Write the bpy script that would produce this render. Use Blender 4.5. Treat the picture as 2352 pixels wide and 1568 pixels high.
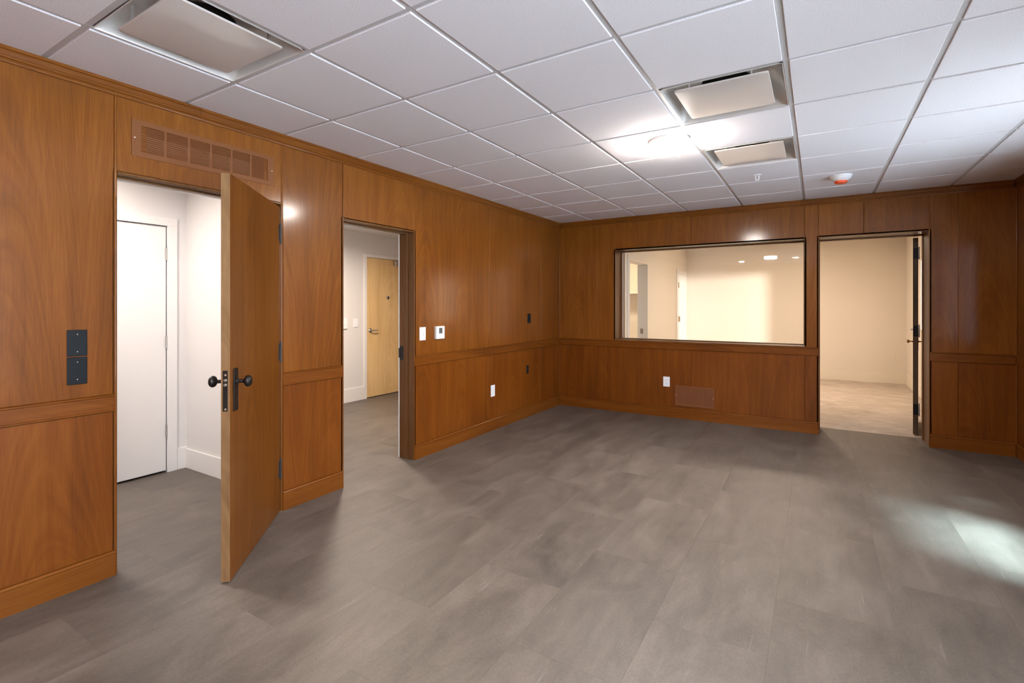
import bpy, bmesh, math, random
from mathutils import Vector, Matrix
random.seed(7)
for o in list(bpy.data.objects): bpy.data.objects.remove(o, do_unlink=True)
scn = bpy.context.scene
C = scn.collection

# ------------------------------------------------------------------ camera
# room frame: corner of panelled left wall (x=0) and back wall (y=0), floor z=0
cam = bpy.data.cameras.new('camera'); cam_o = bpy.data.objects.new('camera', cam); C.objects.link(cam_o)
cam_o.location = (3.0666, -6.2610, 1.3754); cam_o.rotation_euler = (math.pi/2, 0, 0.5504)
cam.sensor_width = 36; cam.sensor_fit = 'HORIZONTAL'; cam.lens = 1144.343/2352*36
cam.shift_y = -(784-702.078)/2352; cam.clip_start = 0.02
scn.camera = cam_o

# ------------------------------------------------------------------ world, sun, exposure
W = bpy.data.worlds.new('sky'); scn.world = W; W.use_nodes = True
bg = W.node_tree.nodes['Background']; bg.inputs[0].default_value = (0.72, 0.84, 1.0, 1); bg.inputs[1].default_value = 15.0
sun = bpy.data.lights.new('sun', 'SUN'); sun.energy = 62; sun.angle = math.radians(15); sun.color = (0.58, 0.88, 1.0)
sun_o = bpy.data.objects.new('sun', sun); C.objects.link(sun_o)
sun_o.rotation_euler = Vector((-1, .563, -1.8)).to_track_quat('-Z', 'Y').to_euler()
scn.view_settings.view_transform = 'Standard'; scn.view_settings.look = 'None'
scn.view_settings.gamma = 1; scn.view_settings.use_curve_mapping = False
scn.view_settings.exposure = 0.0
scn.cycles.max_bounces = 7; scn.cycles.diffuse_bounces = 4; scn.cycles.glossy_bounces = 3; scn.cycles.transmission_bounces = 2; scn.cycles.transparent_max_bounces = 6
scn.cycles.use_light_tree = False; scn.cycles.caustics_reflective = False; scn.cycles.caustics_refractive = False

LAMP_MAIN = 410; LAMP_A = 168; LAMP_B = 290; LAMP_C = 104; LAMP_D = 3600; LAMP_E = 130
WARM = (1.0, .92, .85); WARM_C = (1.0, .80, .61)

# ------------------------------------------------------------------ materials
def nt(name):
    m = bpy.data.materials.new(name); m.use_nodes = True
    return m, m.node_tree.nodes, m.node_tree.links, m.node_tree.nodes['Principled BSDF']
def plain(name, col, rough=.5, metal=0, bump=0, bscale=200, spec=.5, coat=0):
    m, n, l, b = nt(name)
    b.inputs['Base Color'].default_value = (*col, 1); b.inputs['Roughness'].default_value = rough
    b.inputs['Metallic'].default_value = metal; b.inputs['Specular IOR Level'].default_value = spec
    b.inputs['Coat Weight'].default_value = coat
    tc = n.new('ShaderNodeTexCoord'); nz = n.new('ShaderNodeTexNoise'); nz.inputs['Scale'].default_value = bscale
    l.new(tc.outputs['Object'], nz.inputs['Vector'])
    mr = n.new('ShaderNodeMapRange'); mr.inputs[3].default_value = max(rough-.025, .02); mr.inputs[4].default_value = min(rough+.025, 1)
    l.new(nz.outputs[0], mr.inputs[0]); l.new(mr.outputs[0], b.inputs['Roughness'])
    if bump:
        bp = n.new('ShaderNodeBump'); bp.inputs['Strength'].default_value = bump; bp.inputs['Distance'].default_value = .002
        l.new(nz.outputs[0], bp.inputs['Height']); l.new(bp.outputs[0], b.inputs['Normal'])
    return m
def emit(name, col, s):
    m = bpy.data.materials.new(name); m.use_nodes = True; n = m.node_tree.nodes; l = m.node_tree.links
    n.clear(); e = n.new('ShaderNodeEmission'); e.inputs[0].default_value = (*col, 1); e.inputs[1].default_value = s
    o = n.new('ShaderNodeOutputMaterial'); l.new(e.outputs[0], o.inputs[0]); return m
def math_node(n, l, op, a, b=None):
    k = n.new('ShaderNodeMath'); k.operation = op
    for i, v in enumerate((a, b)):
        if v is None: continue
        if isinstance(v, (int, float)): k.inputs[i].default_value = v
        else: l.new(v, k.inputs[i])
    return k.outputs[0]
def wood(name, horiz=False, dark=(.100, .0270, .0022), mid=(.168, .0485, .0038), lite=(.228, .0760, .0090), rough=.45, coat=.34):
    m, n, l, b = nt(name)
    tc = n.new('ShaderNodeTexCoord'); oi = n.new('ShaderNodeObjectInfo'); sx = n.new('ShaderNodeSeparateXYZ')
    l.new(tc.outputs['Object'], sx.inputs[0])
    ac = math_node(n, l, 'ADD', sx.outputs[0], sx.outputs[1])     # coordinate running along the wall
    up = sx.outputs[2]
    if horiz: ac, up = up, ac
    rnd = math_node(n, l, 'MULTIPLY', oi.outputs['Random'], 37.0)
    def vec(a, u, k=1.0):
        c = n.new('ShaderNodeCombineXYZ')
        l.new(math_node(n, l, 'MULTIPLY', ac, a), c.inputs[0]); l.new(math_node(n, l, 'MULTIPLY', up, u), c.inputs[1])
        l.new(math_node(n, l, 'MULTIPLY', rnd, k), c.inputs[2]); return c.outputs[0]
    def noise(v, sc, det=3, ro=.5, dist=0):
        k = n.new('ShaderNodeTexNoise'); l.new(v, k.inputs['Vector']); k.inputs['Scale'].default_value = sc
        k.inputs['Detail'].default_value = det; k.inputs['Roughness'].default_value = ro; k.inputs['Distortion'].default_value = dist
        return k.outputs[0]
    warp = noise(vec(2.0, .62), 1.6, 1)                           # slow wander of the figure
    fig_in = math_node(n, l, 'ADD', math_node(n, l, 'MULTIPLY', ac, 17.0), math_node(n, l, 'MULTIPLY', warp, 2.2))
    c = n.new('ShaderNodeCombineXYZ'); l.new(fig_in, c.inputs[0]); l.new(rnd, c.inputs[2]); l.new(math_node(n, l, 'MULTIPLY', up, .35), c.inputs[1])
    figure = noise(c.outputs[0], 1.3, 2, .62)                       # ribbon and cathedral bands
    # leaf-matched cathedral figure: nested arches repeating across the sheet
    fr = math_node(n, l, 'FRACT', math_node(n, l, 'ADD', math_node(n, l, 'MULTIPLY', ac, 1.75), oi.outputs['Random']))
    dc = math_node(n, l, 'SUBTRACT', fr, .5)
    arch = math_node(n, l, 'ADD', math_node(n, l, 'MULTIPLY', math_node(n, l, 'MULTIPLY', dc, dc), 4.2), math_node(n, l, 'MULTIPLY', up, .55))
    arch = math_node(n, l, 'ADD', arch, math_node(n, l, 'MULTIPLY', warp, .55))
    c2 = n.new('ShaderNodeCombineXYZ'); l.new(math_node(n, l, 'MULTIPLY', arch, 15.0), c2.inputs[0]); l.new(rnd, c2.inputs[2]); l.new(math_node(n, l, 'MULTIPLY', ac, 2.0), c2.inputs[1])
    cath = noise(c2.outputs[0], 1.4, 2, .6)
    figure = math_node(n, l, 'ADD', math_node(n, l, 'MULTIPLY', figure, .55), math_node(n, l, 'MULTIPLY', cath, .45))
    grain = noise(vec(260, 6), 1.0, 2, .7)                        # fibre
    blot = noise(vec(3.2, 1.3), 1.1, 1)
    s1 = math_node(n, l, 'MULTIPLY', figure, .62); s2 = math_node(n, l, 'MULTIPLY', grain, .30)
    s3 = math_node(n, l, 'MULTIPLY', blot, .30)
    tot = math_node(n, l, 'ADD', math_node(n, l, 'ADD', s1, s2), s3)
    tone = math_node(n, l, 'MULTIPLY', math_node(n, l, 'SUBTRACT', oi.outputs['Random'], .5), .10)
    tot = math_node(n, l, 'ADD', tot, tone)
    r = n.new('ShaderNodeValToRGB'); e = r.color_ramp.elements
    e[0].position = .40; e[0].color = (*dark, 1); e[1].position = .83; e[1].color = (*lite, 1)
    k = e.new(.61); k.color = (*mid, 1)
    l.new(tot, r.inputs[0]); l.new(r.outputs[0], b.inputs['Base Color'])
    b.inputs['Roughness'].default_value = rough; b.inputs['Coat Weight'].default_value = coat; b.inputs['Coat Roughness'].default_value = .14; b.inputs['Specular IOR Level'].default_value = .14
    b.inputs['Coat IOR'].default_value = 1.5
    bp = n.new('ShaderNodeBump'); bp.inputs['Strength'].default_value = .10; bp.inputs['Distance'].default_value = .0006
    l.new(blot, bp.inputs['Height']); bp.inputs['Distance'].default_value = .0018
    l.new(bp.outputs[0], b.inputs['Coat Normal'])
    return m
M = {}
M['wood'] = wood('panel_wood')
M['wainscot'] = wood('wainscot_wood', dark=(.088, .0215, .0014), mid=(.150, .0385, .0024), lite=(.205, .0600, .0055))  # separate lower veneer; dimmer light low on the walls is mixed into its colour
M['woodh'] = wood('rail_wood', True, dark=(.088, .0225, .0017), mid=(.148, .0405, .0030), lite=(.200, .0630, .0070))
M['jamb'] = wood('jamb_wood', dark=(.075, .028, .008), mid=(.13, .052, .016), lite=(.19, .085, .03), rough=.4, coat=.2)
M['leaf'] = wood('door_wood', dark=(.080, .0225, .0024), mid=(.136, .042, .0050), lite=(.192, .067, .0115))
M['edge'] = wood('door_edge_wood', dark=(.13, .062, .024), mid=(.23, .125, .056), lite=(.33, .20, .10), rough=.55, coat=0)
M['edge_dark'] = wood('dark_door_edge_wood', dark=(.050, .030, .018), mid=(.085, .050, .030), lite=(.125, .075, .045), rough=.5, coat=.1)
M['maple'] = wood('maple_wood', dark=(.60, .37, .15), mid=(.75, .50, .235), lite=(.82, .58, .29), rough=.45, coat=.1)
M['white'] = plain('white_wall_paint', (.70, .66, .635), .6, bump=.08, bscale=350)
M['trimwhite'] = plain('white_trim_paint', (.76, .72, .69), .4, bump=.02, bscale=60)
M['cream'] = plain('cream_wall_paint', (.80, .73, .64), .65, bump=.1, bscale=350)
M['creamtrim'] = plain('cream_trim_paint', (.82, .75, .64), .45)
M['tee'] = plain('ceiling_tee_enamel', (.60, .57, .56), .45)
M['bronze'] = plain('dark_bronze', (.030, .024, .021), .42, .75, bump=.2, bscale=90)
M['iron'] = plain('blackened_iron_hinge', (.030, .028, .028), .55, .15, bump=.2, bscale=120, spec=.3)
M['steel'] = plain('brushed_steel', (.48, .44, .40), .34, .9)
M['brass'] = plain('aged_brass', (.28, .16, .06), .35, .9)
M['black'] = plain('black_plastic', (.010, .010, .011), .38, bscale=6, spec=.14)
M['recess_shade'] = plain('recess_shade_black', (.004, .003, .003), .8)  # near-black colour stands in for the shade inside openings and gaps
M['plastic'] = plain('white_plastic', (.80, .79, .80), .35)
M['slot'] = plain('grey_slot_plastic', (.22, .21, .21), .5)
M['lcd'] = plain('dark_lcd', (.085, .085, .08), .25)
M['brown'] = plain('brown_grille_enamel', (.165, .056, .018), .6, 0, spec=.2)
M['difwhite'] = plain('diffuser_satin_enamel', (.66, .60, .56), .22, 0, coat=.4)
M['diffin'] = plain('diffuser_pan_enamel', (.74, .69, .64), .25, .0, coat=.5)
M['duct'] = plain('black_duct', (.012, .012, .013), .6)
M['orange'] = plain('orange_plastic_cap', (.80, .085, .018), .4)
M['core'] = plain('wall_core_board', (.10, .045, .018), .8)
M['concrete'] = plain('outside_concrete', (.88, .88, .89), .9)
M['screw'] = plain('screw_metal', (.62, .50, .40), .3, .9)

def ceiling_mat():
    m, n, l, b = nt('mineral_fibre_tile')
    tc = n.new('ShaderNodeTexCoord'); nz = n.new('ShaderNodeTexNoise'); nz.inputs['Scale'].default_value = 260; nz.inputs['Detail'].default_value = 1
    l.new(tc.outputs['Object'], nz.inputs['Vector'])
    r = n.new('ShaderNodeValToRGB'); r.color_ramp.elements[0].position = .30; r.color_ramp.elements[0].color = (.75, .715, .73, 1)
    r.color_ramp.elements[1].position = .60; r.color_ramp.elements[1].color = (.91, .87, .885, 1)
    l.new(nz.outputs[0], r.inputs[0]); l.new(r.outputs[0], b.inputs['Base Color']); b.inputs['Roughness'].default_value = .9
    bp = n.new('ShaderNodeBump'); bp.inputs['Strength'].default_value = .35; bp.inputs['Distance'].default_value = .0015
    l.new(nz.outputs[0], bp.inputs['Height']); l.new(bp.outputs[0], b.inputs['Normal']); return m
M['tile'] = ceiling_mat()

def plank_mat():
    m, n, l, b = nt('stone_vinyl_plank')
    tc = n.new('ShaderNodeTexCoord'); oi = n.new('ShaderNodeObjectInfo')
    off = n.new('ShaderNodeVectorMath'); off.operation = 'ADD'
    cr = n.new('ShaderNodeCombineXYZ')
    l.new(math_node(n, l, 'MULTIPLY', oi.outputs['Random'], 53.0), cr.inputs[0]); l.new(math_node(n, l, 'MULTIPLY', oi.outputs['Random'], 91.0), cr.inputs[2])
    l.new(tc.outputs['Object'], off.inputs[0]); l.new(cr.outputs[0], off.inputs[1])
    def noise(sc, scale, det, ro, dist=0.0):
        mp = n.new('ShaderNodeMapping'); mp.inputs['Scale'].default_value = sc; mp.inputs['Rotation'].default_value = (0, 0, .22); l.new(off.outputs[0], mp.inputs[0])
        k = n.new('ShaderNodeTexNoise'); l.new(mp.outputs[0], k.inputs['Vector']); k.inputs['Scale'].default_value = scale
        k.inputs['Detail'].default_value = det; k.inputs['Roughness'].default_value = ro; k.inputs['Distortion'].default_value = dist; return k.outputs[0]
    cloud = noise((1, .45, 1), 4.2, 6, .70, .5)
    streak = noise((7, .8, 1), 3.2, 3, .65, 0)
    fine = noise((1, .7, 1), 120, 1, .6)
    tot = math_node(n, l, 'ADD', math_node(n, l, 'ADD', math_node(n, l, 'MULTIPLY', cloud, .66), math_node(n, l, 'MULTIPLY', streak, .16)), math_node(n, l, 'MULTIPLY', fine, .18))
    tot = math_node(n, l, 'ADD', tot, math_node(n, l, 'MULTIPLY', math_node(n, l, 'SUBTRACT', oi.outputs['Random'], .5), .07))
    r = n.new('ShaderNodeValToRGB'); e = r.color_ramp.elements
    e[0].position = .31; e[0].color = (.062, .050, .041, 1); e[1].position = .69; e[1].color = (.160, .131, .109, 1)
    k = e.new(.49); k.color = (.107, .0865, .0705, 1)
    l.new(tot, r.inputs[0])
    # scuffs: sparse thin pale marks
    sc = noise((26, 1.2, 1), 2.6, 1, .5, 1.6); sr = n.new('ShaderNodeValToRGB'); sr.color_ramp.elements[0].position = .735; sr.color_ramp.elements[1].position = .80
    l.new(sc, sr.inputs[0]); mx = n.new('ShaderNodeMixRGB'); mx.inputs[2].default_value = (.24, .21, .185, 1)
    l.new(math_node(n, l, 'MULTIPLY', sr.outputs[0], .45), mx.inputs[0]); l.new(r.outputs[0], mx.inputs[1]); l.new(mx.outputs[0], b.inputs['Base Color'])
    mr = n.new('ShaderNodeMapRange'); mr.inputs[3].default_value = .40; mr.inputs[4].default_value = .62; l.new(cloud, mr.inputs[0]); l.new(mr.outputs[0], b.inputs['Roughness'])
    bp = n.new('ShaderNodeBump'); bp.inputs['Strength'].default_value = .12; bp.inputs['Distance'].default_value = .001
    l.new(fine, bp.inputs['Height']); l.new(bp.outputs[0], b.inputs['Normal']); return m
M['plank'] = plank_mat()

def carpet_mat():
    m, n, l, b = nt('cut_pile_carpet')
    tc = n.new('ShaderNodeTexCoord')
    mp = n.new('ShaderNodeMapping'); mp.inputs['Scale'].default_value = (1, 1.7, 1); mp.inputs['Rotation'].default_value = (0, 0, .35); l.new(tc.outputs['Object'], mp.inputs[0])
    a = n.new('ShaderNodeTexNoise'); a.inputs['Scale'].default_value = 3.0; a.inputs['Detail'].default_value = 8; a.inputs['Roughness'].default_value = .72; a.inputs['Distortion'].default_value = .8; l.new(mp.outputs[0], a.inputs['Vector'])
    f = n.new('ShaderNodeTexNoise'); f.inputs['Scale'].default_value = 150; f.inputs['Detail'].default_value = 2; l.new(tc.outputs['Object'], f.inputs['Vector'])
    tot = math_node(n, l, 'ADD', math_node(n, l, 'MULTIPLY', a.outputs[0], .7), math_node(n, l, 'MULTIPLY', f.outputs[0], .3))
    r = n.new('ShaderNodeValToRGB'); r.color_ramp.elements[0].position = .36; r.color_ramp.elements[0].color = (.40, .335, .28, 1)
    r.color_ramp.elements[1].position = .64; r.color_ramp.elements[1].color = (.64, .555, .48, 1); l.new(tot, r.inputs[0]); l.new(r.outputs[0], b.inputs['Base Color'])
    b.inputs['Roughness'].default_value = 1; b.inputs['Specular IOR Level'].default_value = .1
    bp = n.new('ShaderNodeBump'); bp.inputs['Strength'].default_value = .8; bp.inputs['Distance'].default_value = .006; l.new(tot, bp.inputs['Height']); l.new(bp.outputs[0], b.inputs['Normal']); return m
M['carpet'] = carpet_mat()

def glass_mat():
    m = bpy.data.materials.new('clear_pane'); m.use_nodes = True; n = m.node_tree.nodes; l = m.node_tree.links; n.clear()
    t = n.new('ShaderNodeBsdfTransparent'); t.inputs[0].default_value = (.97, .98, .97, 1)
    g = n.new('ShaderNodeBsdfGlossy'); g.inputs['Roughness'].default_value = .015
    f = n.new('ShaderNodeFresnel'); gm = n.new('ShaderNodeNewGeometry'); ior = n.new('ShaderNodeMapRange'); ior.inputs[3].default_value = 1.5; ior.inputs[4].default_value = 1/1.5
    l.new(gm.outputs['Backfacing'], ior.inputs[0]); l.new(ior.outputs[0], f.inputs[0])   # a thin pane: same reflectance from both sides
    mx = n.new('ShaderNodeMixShader'); o = n.new('ShaderNodeOutputMaterial')
    l.new(f.outputs[0], mx.inputs[0]); l.new(t.outputs[0], mx.inputs[1]); l.new(g.outputs[0], mx.inputs[2]); l.new(mx.outputs[0], o.inputs[0]); return m
M['glass'] = glass_mat()

# ------------------------------------------------------------------ helpers
def finish(name, bm, mat, parent=None, smooth=False, loc=None):
    bmesh.ops.recalc_face_normals(bm, faces=bm.faces)
    me = bpy.data.meshes.new(name); bm.to_mesh(me); bm.free()
    if smooth:
        me.polygons.foreach_set('use_smooth', [True]*len(me.polygons))
        try: me.set_sharp_from_angle(angle=math.radians(38))
        except Exception: pass
    me.materials.append(M[mat] if isinstance(mat, str) else mat)
    o = bpy.data.objects.new(name, me); C.objects.link(o)
    if loc: o.location = loc
    if parent: o.parent = parent
    return o
def addbox(bm, lo, hi, bev=0, seg=1):
    r = bmesh.ops.create_cube(bm, size=1)
    vs = r['verts']; lo, hi = Vector(lo), Vector(hi); c = (lo+hi)/2; s = hi-lo
    for v in vs: v.co = Vector((v.co.x*s.x, v.co.y*s.y, v.co.z*s.z))+c
    if bev:
        es = list({e for v in vs for e in v.link_edges})
        bmesh.ops.bevel(bm, geom=es, offset=bev, segments=seg, affect='EDGES', profile=.5)
def bx(name, lo, hi, mat, parent=None, bev=0, seg=1, smooth=False):
    lo2 = [min(a, b) for a, b in zip(lo, hi)]; hi2 = [max(a, b) for a, b in zip(lo, hi)]
    bm = bmesh.new(); addbox(bm, lo2, hi2, bev, seg); return finish(name, bm, mat, parent, smooth)
def bxs(name, boxes, mat, parent=None, bev=0):
    bm = bmesh.new()
    for lo, hi in boxes: addbox(bm, [min(a, b) for a, b in zip(lo, hi)], [max(a, b) for a, b in zip(lo, hi)], bev)
    return finish(name, bm, mat, parent)
def addprism(bm, pts):    # pts: two equal rings of 3D points
    A = [bm.verts.new(p) for p in pts[0]]; B = [bm.verts.new(p) for p in pts[1]]; k = len(A)
    bm.faces.new(A); bm.faces.new(B[::-1])
    for i in range(k): bm.faces.new((A[i], A[(i+1) % k], B[(i+1) % k], B[i]))
def addlathe(bm, prof, axis='Z', at=(0, 0, 0), n=32, mat4=None):
    rings = []
    R = {'Z': Matrix.Identity(3), 'X': Matrix.Rotation(math.pi/2, 3, 'Y'), 'Y': Matrix.Rotation(-math.pi/2, 3, 'X')}[axis]
    for r, h in prof:
        ring = []
        for i in range(n):
            a = 2*math.pi*i/n
            ring.append(bm.verts.new(R @ Vector((r*math.cos(a), r*math.sin(a), h))+Vector(at)))
        rings.append(ring)
    for a, b in zip(rings, rings[1:]):
        for i in range(n): bm.faces.new((a[i], a[(i+1) % n], b[(i+1) % n], b[i]))
    bm.faces.new(rings[0][::-1]); bm.faces.new(rings[-1])
def lathe(name, prof, mat, parent=None, axis='Z', at=(0, 0, 0), n=32):
    bm = bmesh.new(); addlathe(bm, prof, axis, at, n); return finish(name, bm, mat, parent, True)
def tag(o, label, cat=None, group=None, kind=None):
    o['label'] = label
    if cat: o['category'] = cat
    if group: o['group'] = group
    if kind: o['kind'] = kind
    return o
def empty(name, loc, rz=0, parent=None):
    o = bpy.data.objects.new(name, None); C.objects.link(o); o.location = loc; o.rotation_euler = (0, 0, rz); o.empty_display_size = .05
    if parent: o.parent = parent
    return o
def copy_tree(o, parent=None):
    c = o.copy(); C.objects.link(c); c.parent = parent
    for ch in list(o.children): copy_tree(ch, c)
    return c

XR = 4.613; YN = -8.40; ZC = 2.522; XA = -.165; YB = .38
# ------------------------------------------------------------------ floor: vinyl planks over a slab
floor = bx('floor', (-2.75, YN-.1, -.12), (XR+.1, YB-.002, -.0035), 'core')
tag(floor, 'grey stone-look vinyl plank floor', 'floor', kind='structure')
PW, PL, G = .4467, .9035, .00012
cols = [2.005+PW*k for k in range(-11, 6)]
def plank(x0, x1, y0, y1):
    bm = bmesh.new(); cx, cy = (x0+x1)/2, (y0+y1)/2
    addbox(bm, (x0-cx+G, y0-cy+G, -.003), (x1-cx-G, y1-cy-G, 0), .00025)
    finish('plank', bm, 'plank', floor, loc=(cx, cy, 0))
for k, cx0 in enumerate(cols):
    base = -3.62 if (k % 2 == 1) else -4.07
    for j in range(-7, 8):
        y0 = base+PL*j; y1 = y0+PL; x0, x1 = cx0, cx0+PW
        x0, x1 = max(x0, -2.65), min(x1, XR); 
        ylim = YB if x1 > .5 else .6
        y0, y1 = max(y0, YN), min(y1, ylim)
        if y1-y0 < .03 or x1-x0 < .02: continue
        if x1 < -.2 and y1 < -6.6: continue
        plank(x0, x1, y0, y1)
carpet = bxs('carpet', [((.677, YB, -.10), (4.384, 4.769, 0)), ((4.516, YB, -.10), (7.999, 4.769, 0)), ((.516, .964, -.1), (.677, 1.895, 0)), ((-1.199, .741, -.1), (.515, 3.099, 0))], 'carpet')
tag(carpet, 'beige cut pile carpet in the cream room behind the back doorway', 'carpet', kind='stuff')

# ------------------------------------------------------------------ ceiling: slab, tees, tiles
ceil = bx('ceiling', (-.02, YN, 2.66), (XR+.02, .02, 2.74), 'white')
tag(ceil, 'white suspended ceiling of square mineral tiles in a metal grid', 'ceiling', kind='structure')
S = .6096; L1 = .5006; T7 = -1.1613
gx = [L1+S*i for i in range(7)]; gy = [T7+S*j for j in range(-11, 2)]       # grid lines
TW = .012
xs = [0.0]+gx+[XR]; ys = [YN]+gy+[0.0]
bmt = None
for i, x in enumerate(gx):
    bxs('main_tee', [((x-TW, YN, 2.5285), (x+TW, 0, 2.532)), ((x-.0015, YN, 2.532), (x+.0015, 0, 2.565))], 'tee', ceil)
for j, y in enumerate(gy):
    for a, b in zip(xs, xs[1:]):
        bxs('cross_tee', [((a+TW if a else 0, y-TW, 2.529), (b-TW if b < XR else XR, y+TW, 2.532)), ((a+TW, y-.0015, 2.532), (b-TW, y+.0015, 2.56))], 'tee', ceil)
for a in ('L', 'B', 'R'):
    lo, hi = {'L': ((0, YN, 2.5285), (.024, 0, 2.532)), 'B': ((.024, -.024, 2.5285), (XR-.024, 0, 2.532)), 'R': ((XR-.024, YN, 2.5285), (XR, 0, 2.532))}[a]
    bx('wall_angle', lo, hi, 'tee', ceil)
def dist_cell(x, y): return (round(x, 2), round(y, 2))
DIFF = [(1, 1), (4, 4), (4, 6)]            # cells holding diffusers: (column after main tee n, row)
diff_cells = {(gx[0]+S/2, -(1.1613+6.5*S)), (gx[3]+S/2, -(1.1613+3.5*S)), (gx[3]+S/2, -(1.1613+1.5*S))}
meshes = {}
for a, b in zip(xs, xs[1:]):
    for c, d in zip(ys, ys[1:]):
        cx, cy = (a+b)/2, (c+d)/2
        if any(abs(cx-p) < .1 and abs(cy-q) < .1 for p, q in diff_cells): continue
        w, h = b-a-2*TW-.002, d-c-2*TW-.002
        if w < .05 or h < .05: continue
        key = (round(w, 3), round(h, 3))
        if key not in meshes:
            bm = bmesh.new(); addbox(bm, (-w/2, -h/2, 0), (w/2, h/2, .02), .0025); 
            o = finish('tile', bm, 'tile', ceil, loc=(cx, cy, ZC)); meshes[key] = o.data
        else:
            o = bpy.data.objects.new('tile', meshes[key]); C.objects.link(o); o.location = (cx, cy, ZC); o.parent = ceil

# ------------------------------------------------------------------ walls: cores
Z2 = 2.66
D1a, D1b, D1h = 4.226, 5.141, 2.052      # left wall, near doorway (distance from the corner)
D2a, D2b, D2h = 2.932, 3.710, 2.028      # left wall, second doorway
VA, VB, VZ0, VZ1 = 4.345, 5.010, 2.193, 2.332   # through-wall grille
x0, x1 = XA, -.009
wl = bxs('wall_left', [((x0, YN, 0), (x1, -D1b-.02, Z2)), ((x0, -D1a+.02, 0), (x1, -D2b-.02, Z2)), ((x0, -D2a+.02, 0), (x1, YB, Z2)),
    ((x0, -D2b-.02, D2h+.02), (x1, -D2a+.02, Z2)),
    ((x0, -D1b-.02, D1h+.02), (x1, -D1a+.02, VZ0)), ((x0, -D1b-.02, VZ1), (x1, -D1a+.02, Z2)),
    ((x0, -D1b-.02, VZ0), (x1, -VB, VZ1)), ((x0, -VA, VZ0), (x1, -D1a+.02, VZ1))], 'core')
tag(wl, 'left wall of orange-brown wood panels pierced by two doorways', 'wall', kind='structure')
# painted back face of that wall
bxs('drywall_skin', [((x0-.012, YN, 0), (x0, -D1b-.02, Z2)), ((x0-.012, -D1a+.02, 0), (x0, -D2b-.02, Z2)), ((x0-.012, -D2a+.02, 0), (x0, YB, Z2)),
    ((x0-.012, -D2b-.02, D2h+.02), (x0, -D2a+.02, Z2)), ((x0-.012, -D1b-.02, D1h+.02), (x0, -D1a+.02, VZ0)), ((x0-.012, -D1b-.02, VZ1), (x0, -D1a+.02, Z2)),
    ((x0-.012, -D1b-.02, VZ0), (x0, -VB, VZ1)), ((x0-.012, -VA, VZ0), (x0, -D1a+.02, VZ1))], 'white', wl)
WXa, WXb, WZa, WZb = .808, 2.945, .936, 2.102
D3a, D3b, D3h = 3.077, 3.990, 2.106
y0, y1 = .009, YB
wb = bxs('wall_back', [((XA, y0, 0), (WXa-.02, y1, Z2)), ((WXa-.02, y0, 0), (WXb+.02, y1, WZa-.02)), ((WXa-.02, y0, WZb+.02), (WXb+.02, y1, Z2)), ((WXb+.02, y0, 0), (D3a-.02, y1, Z2)),
    ((D3a-.02, y0, D3h+.02), (D3b+.02, y1, Z2)), ((D3b+.02, y0, 0), (XR+.2, y1, Z2))], 'core')
tag(wb, 'back wall of dark red-brown wood panels with interior window and doorway', 'wall', kind='structure')
bxs('drywall_skin', [((.676, y1, 0), (WXa-.02, y1+.012, Z2)), ((WXa-.02, y1, 0), (WXb+.02, y1+.012, WZa-.02)), ((WXa-.02, y1, WZb+.02), (WXb+.02, y1+.012, Z2)), ((WXb+.02, y1, 0), (D3a-.02, y1+.012, Z2)),
    ((D3a-.02, y1, D3h+.02), (D3b+.02, y1+.012, Z2)), ((D3b+.02, y1, 0), (XR, y1+.012, Z2))], 'cream', wb)
RW = [(-3.14, -2.36, .92, 2.22), (-8.2, -6.2, .45, 2.40), (-6.0, -4.75, .45, 2.40), (-2.15, -1.5, .93, 2.12)]      # exterior windows in the right wall (y0, y1, z0, z1)
a, b = XR+.009, XR+.10
wr_boxes = []; yy = YN
for w_ in sorted(RW):
    wr_boxes += [((a, yy, 0), (b, w_[0], Z2)), ((a, w_[0], 0), (b, w_[1], w_[2])), ((a, w_[0], w_[3]), (b, w_[1], Z2))]; yy = w_[1]
wr_boxes.append(((a, yy, 0), (b, .009, Z2)))
wr = bxs('wall_right', wr_boxes, 'core')
tag(wr, 'dark wood-panelled right wall at the edge of the picture', 'wall', kind='structure')
wn = bx('wall_near', (XA, YN-.15, 0), (XR+.2, YN, Z2), 'wood')
tag(wn, 'wood wall closing the room behind the viewer', 'wall', kind='structure')

# wood panels: individual boards with small reveals between them
ZT = 2.4535; GP = .0014
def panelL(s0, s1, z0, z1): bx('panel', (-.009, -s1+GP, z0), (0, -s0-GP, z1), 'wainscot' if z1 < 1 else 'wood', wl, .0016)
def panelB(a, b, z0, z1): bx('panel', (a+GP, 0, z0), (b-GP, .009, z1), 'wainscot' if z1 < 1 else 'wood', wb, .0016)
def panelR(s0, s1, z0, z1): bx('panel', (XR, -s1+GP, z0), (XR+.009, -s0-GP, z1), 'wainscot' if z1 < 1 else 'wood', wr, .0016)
ZL0, ZL1, ZU0 = .1272, .8378, .9252
for s0, s1 in ((.0, .539), (.539, 1.738), (1.738, 2.927), (3.716, 4.214), (5.153, 6.36), (6.36, 7.58), (7.58, 8.4)):
    panelL(s0, s1, ZL0, ZL1); panelL(s0, s1, ZU0, ZT)
panelL(D2a-.005, D2b+.006, D2h+.006, ZT)
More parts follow.
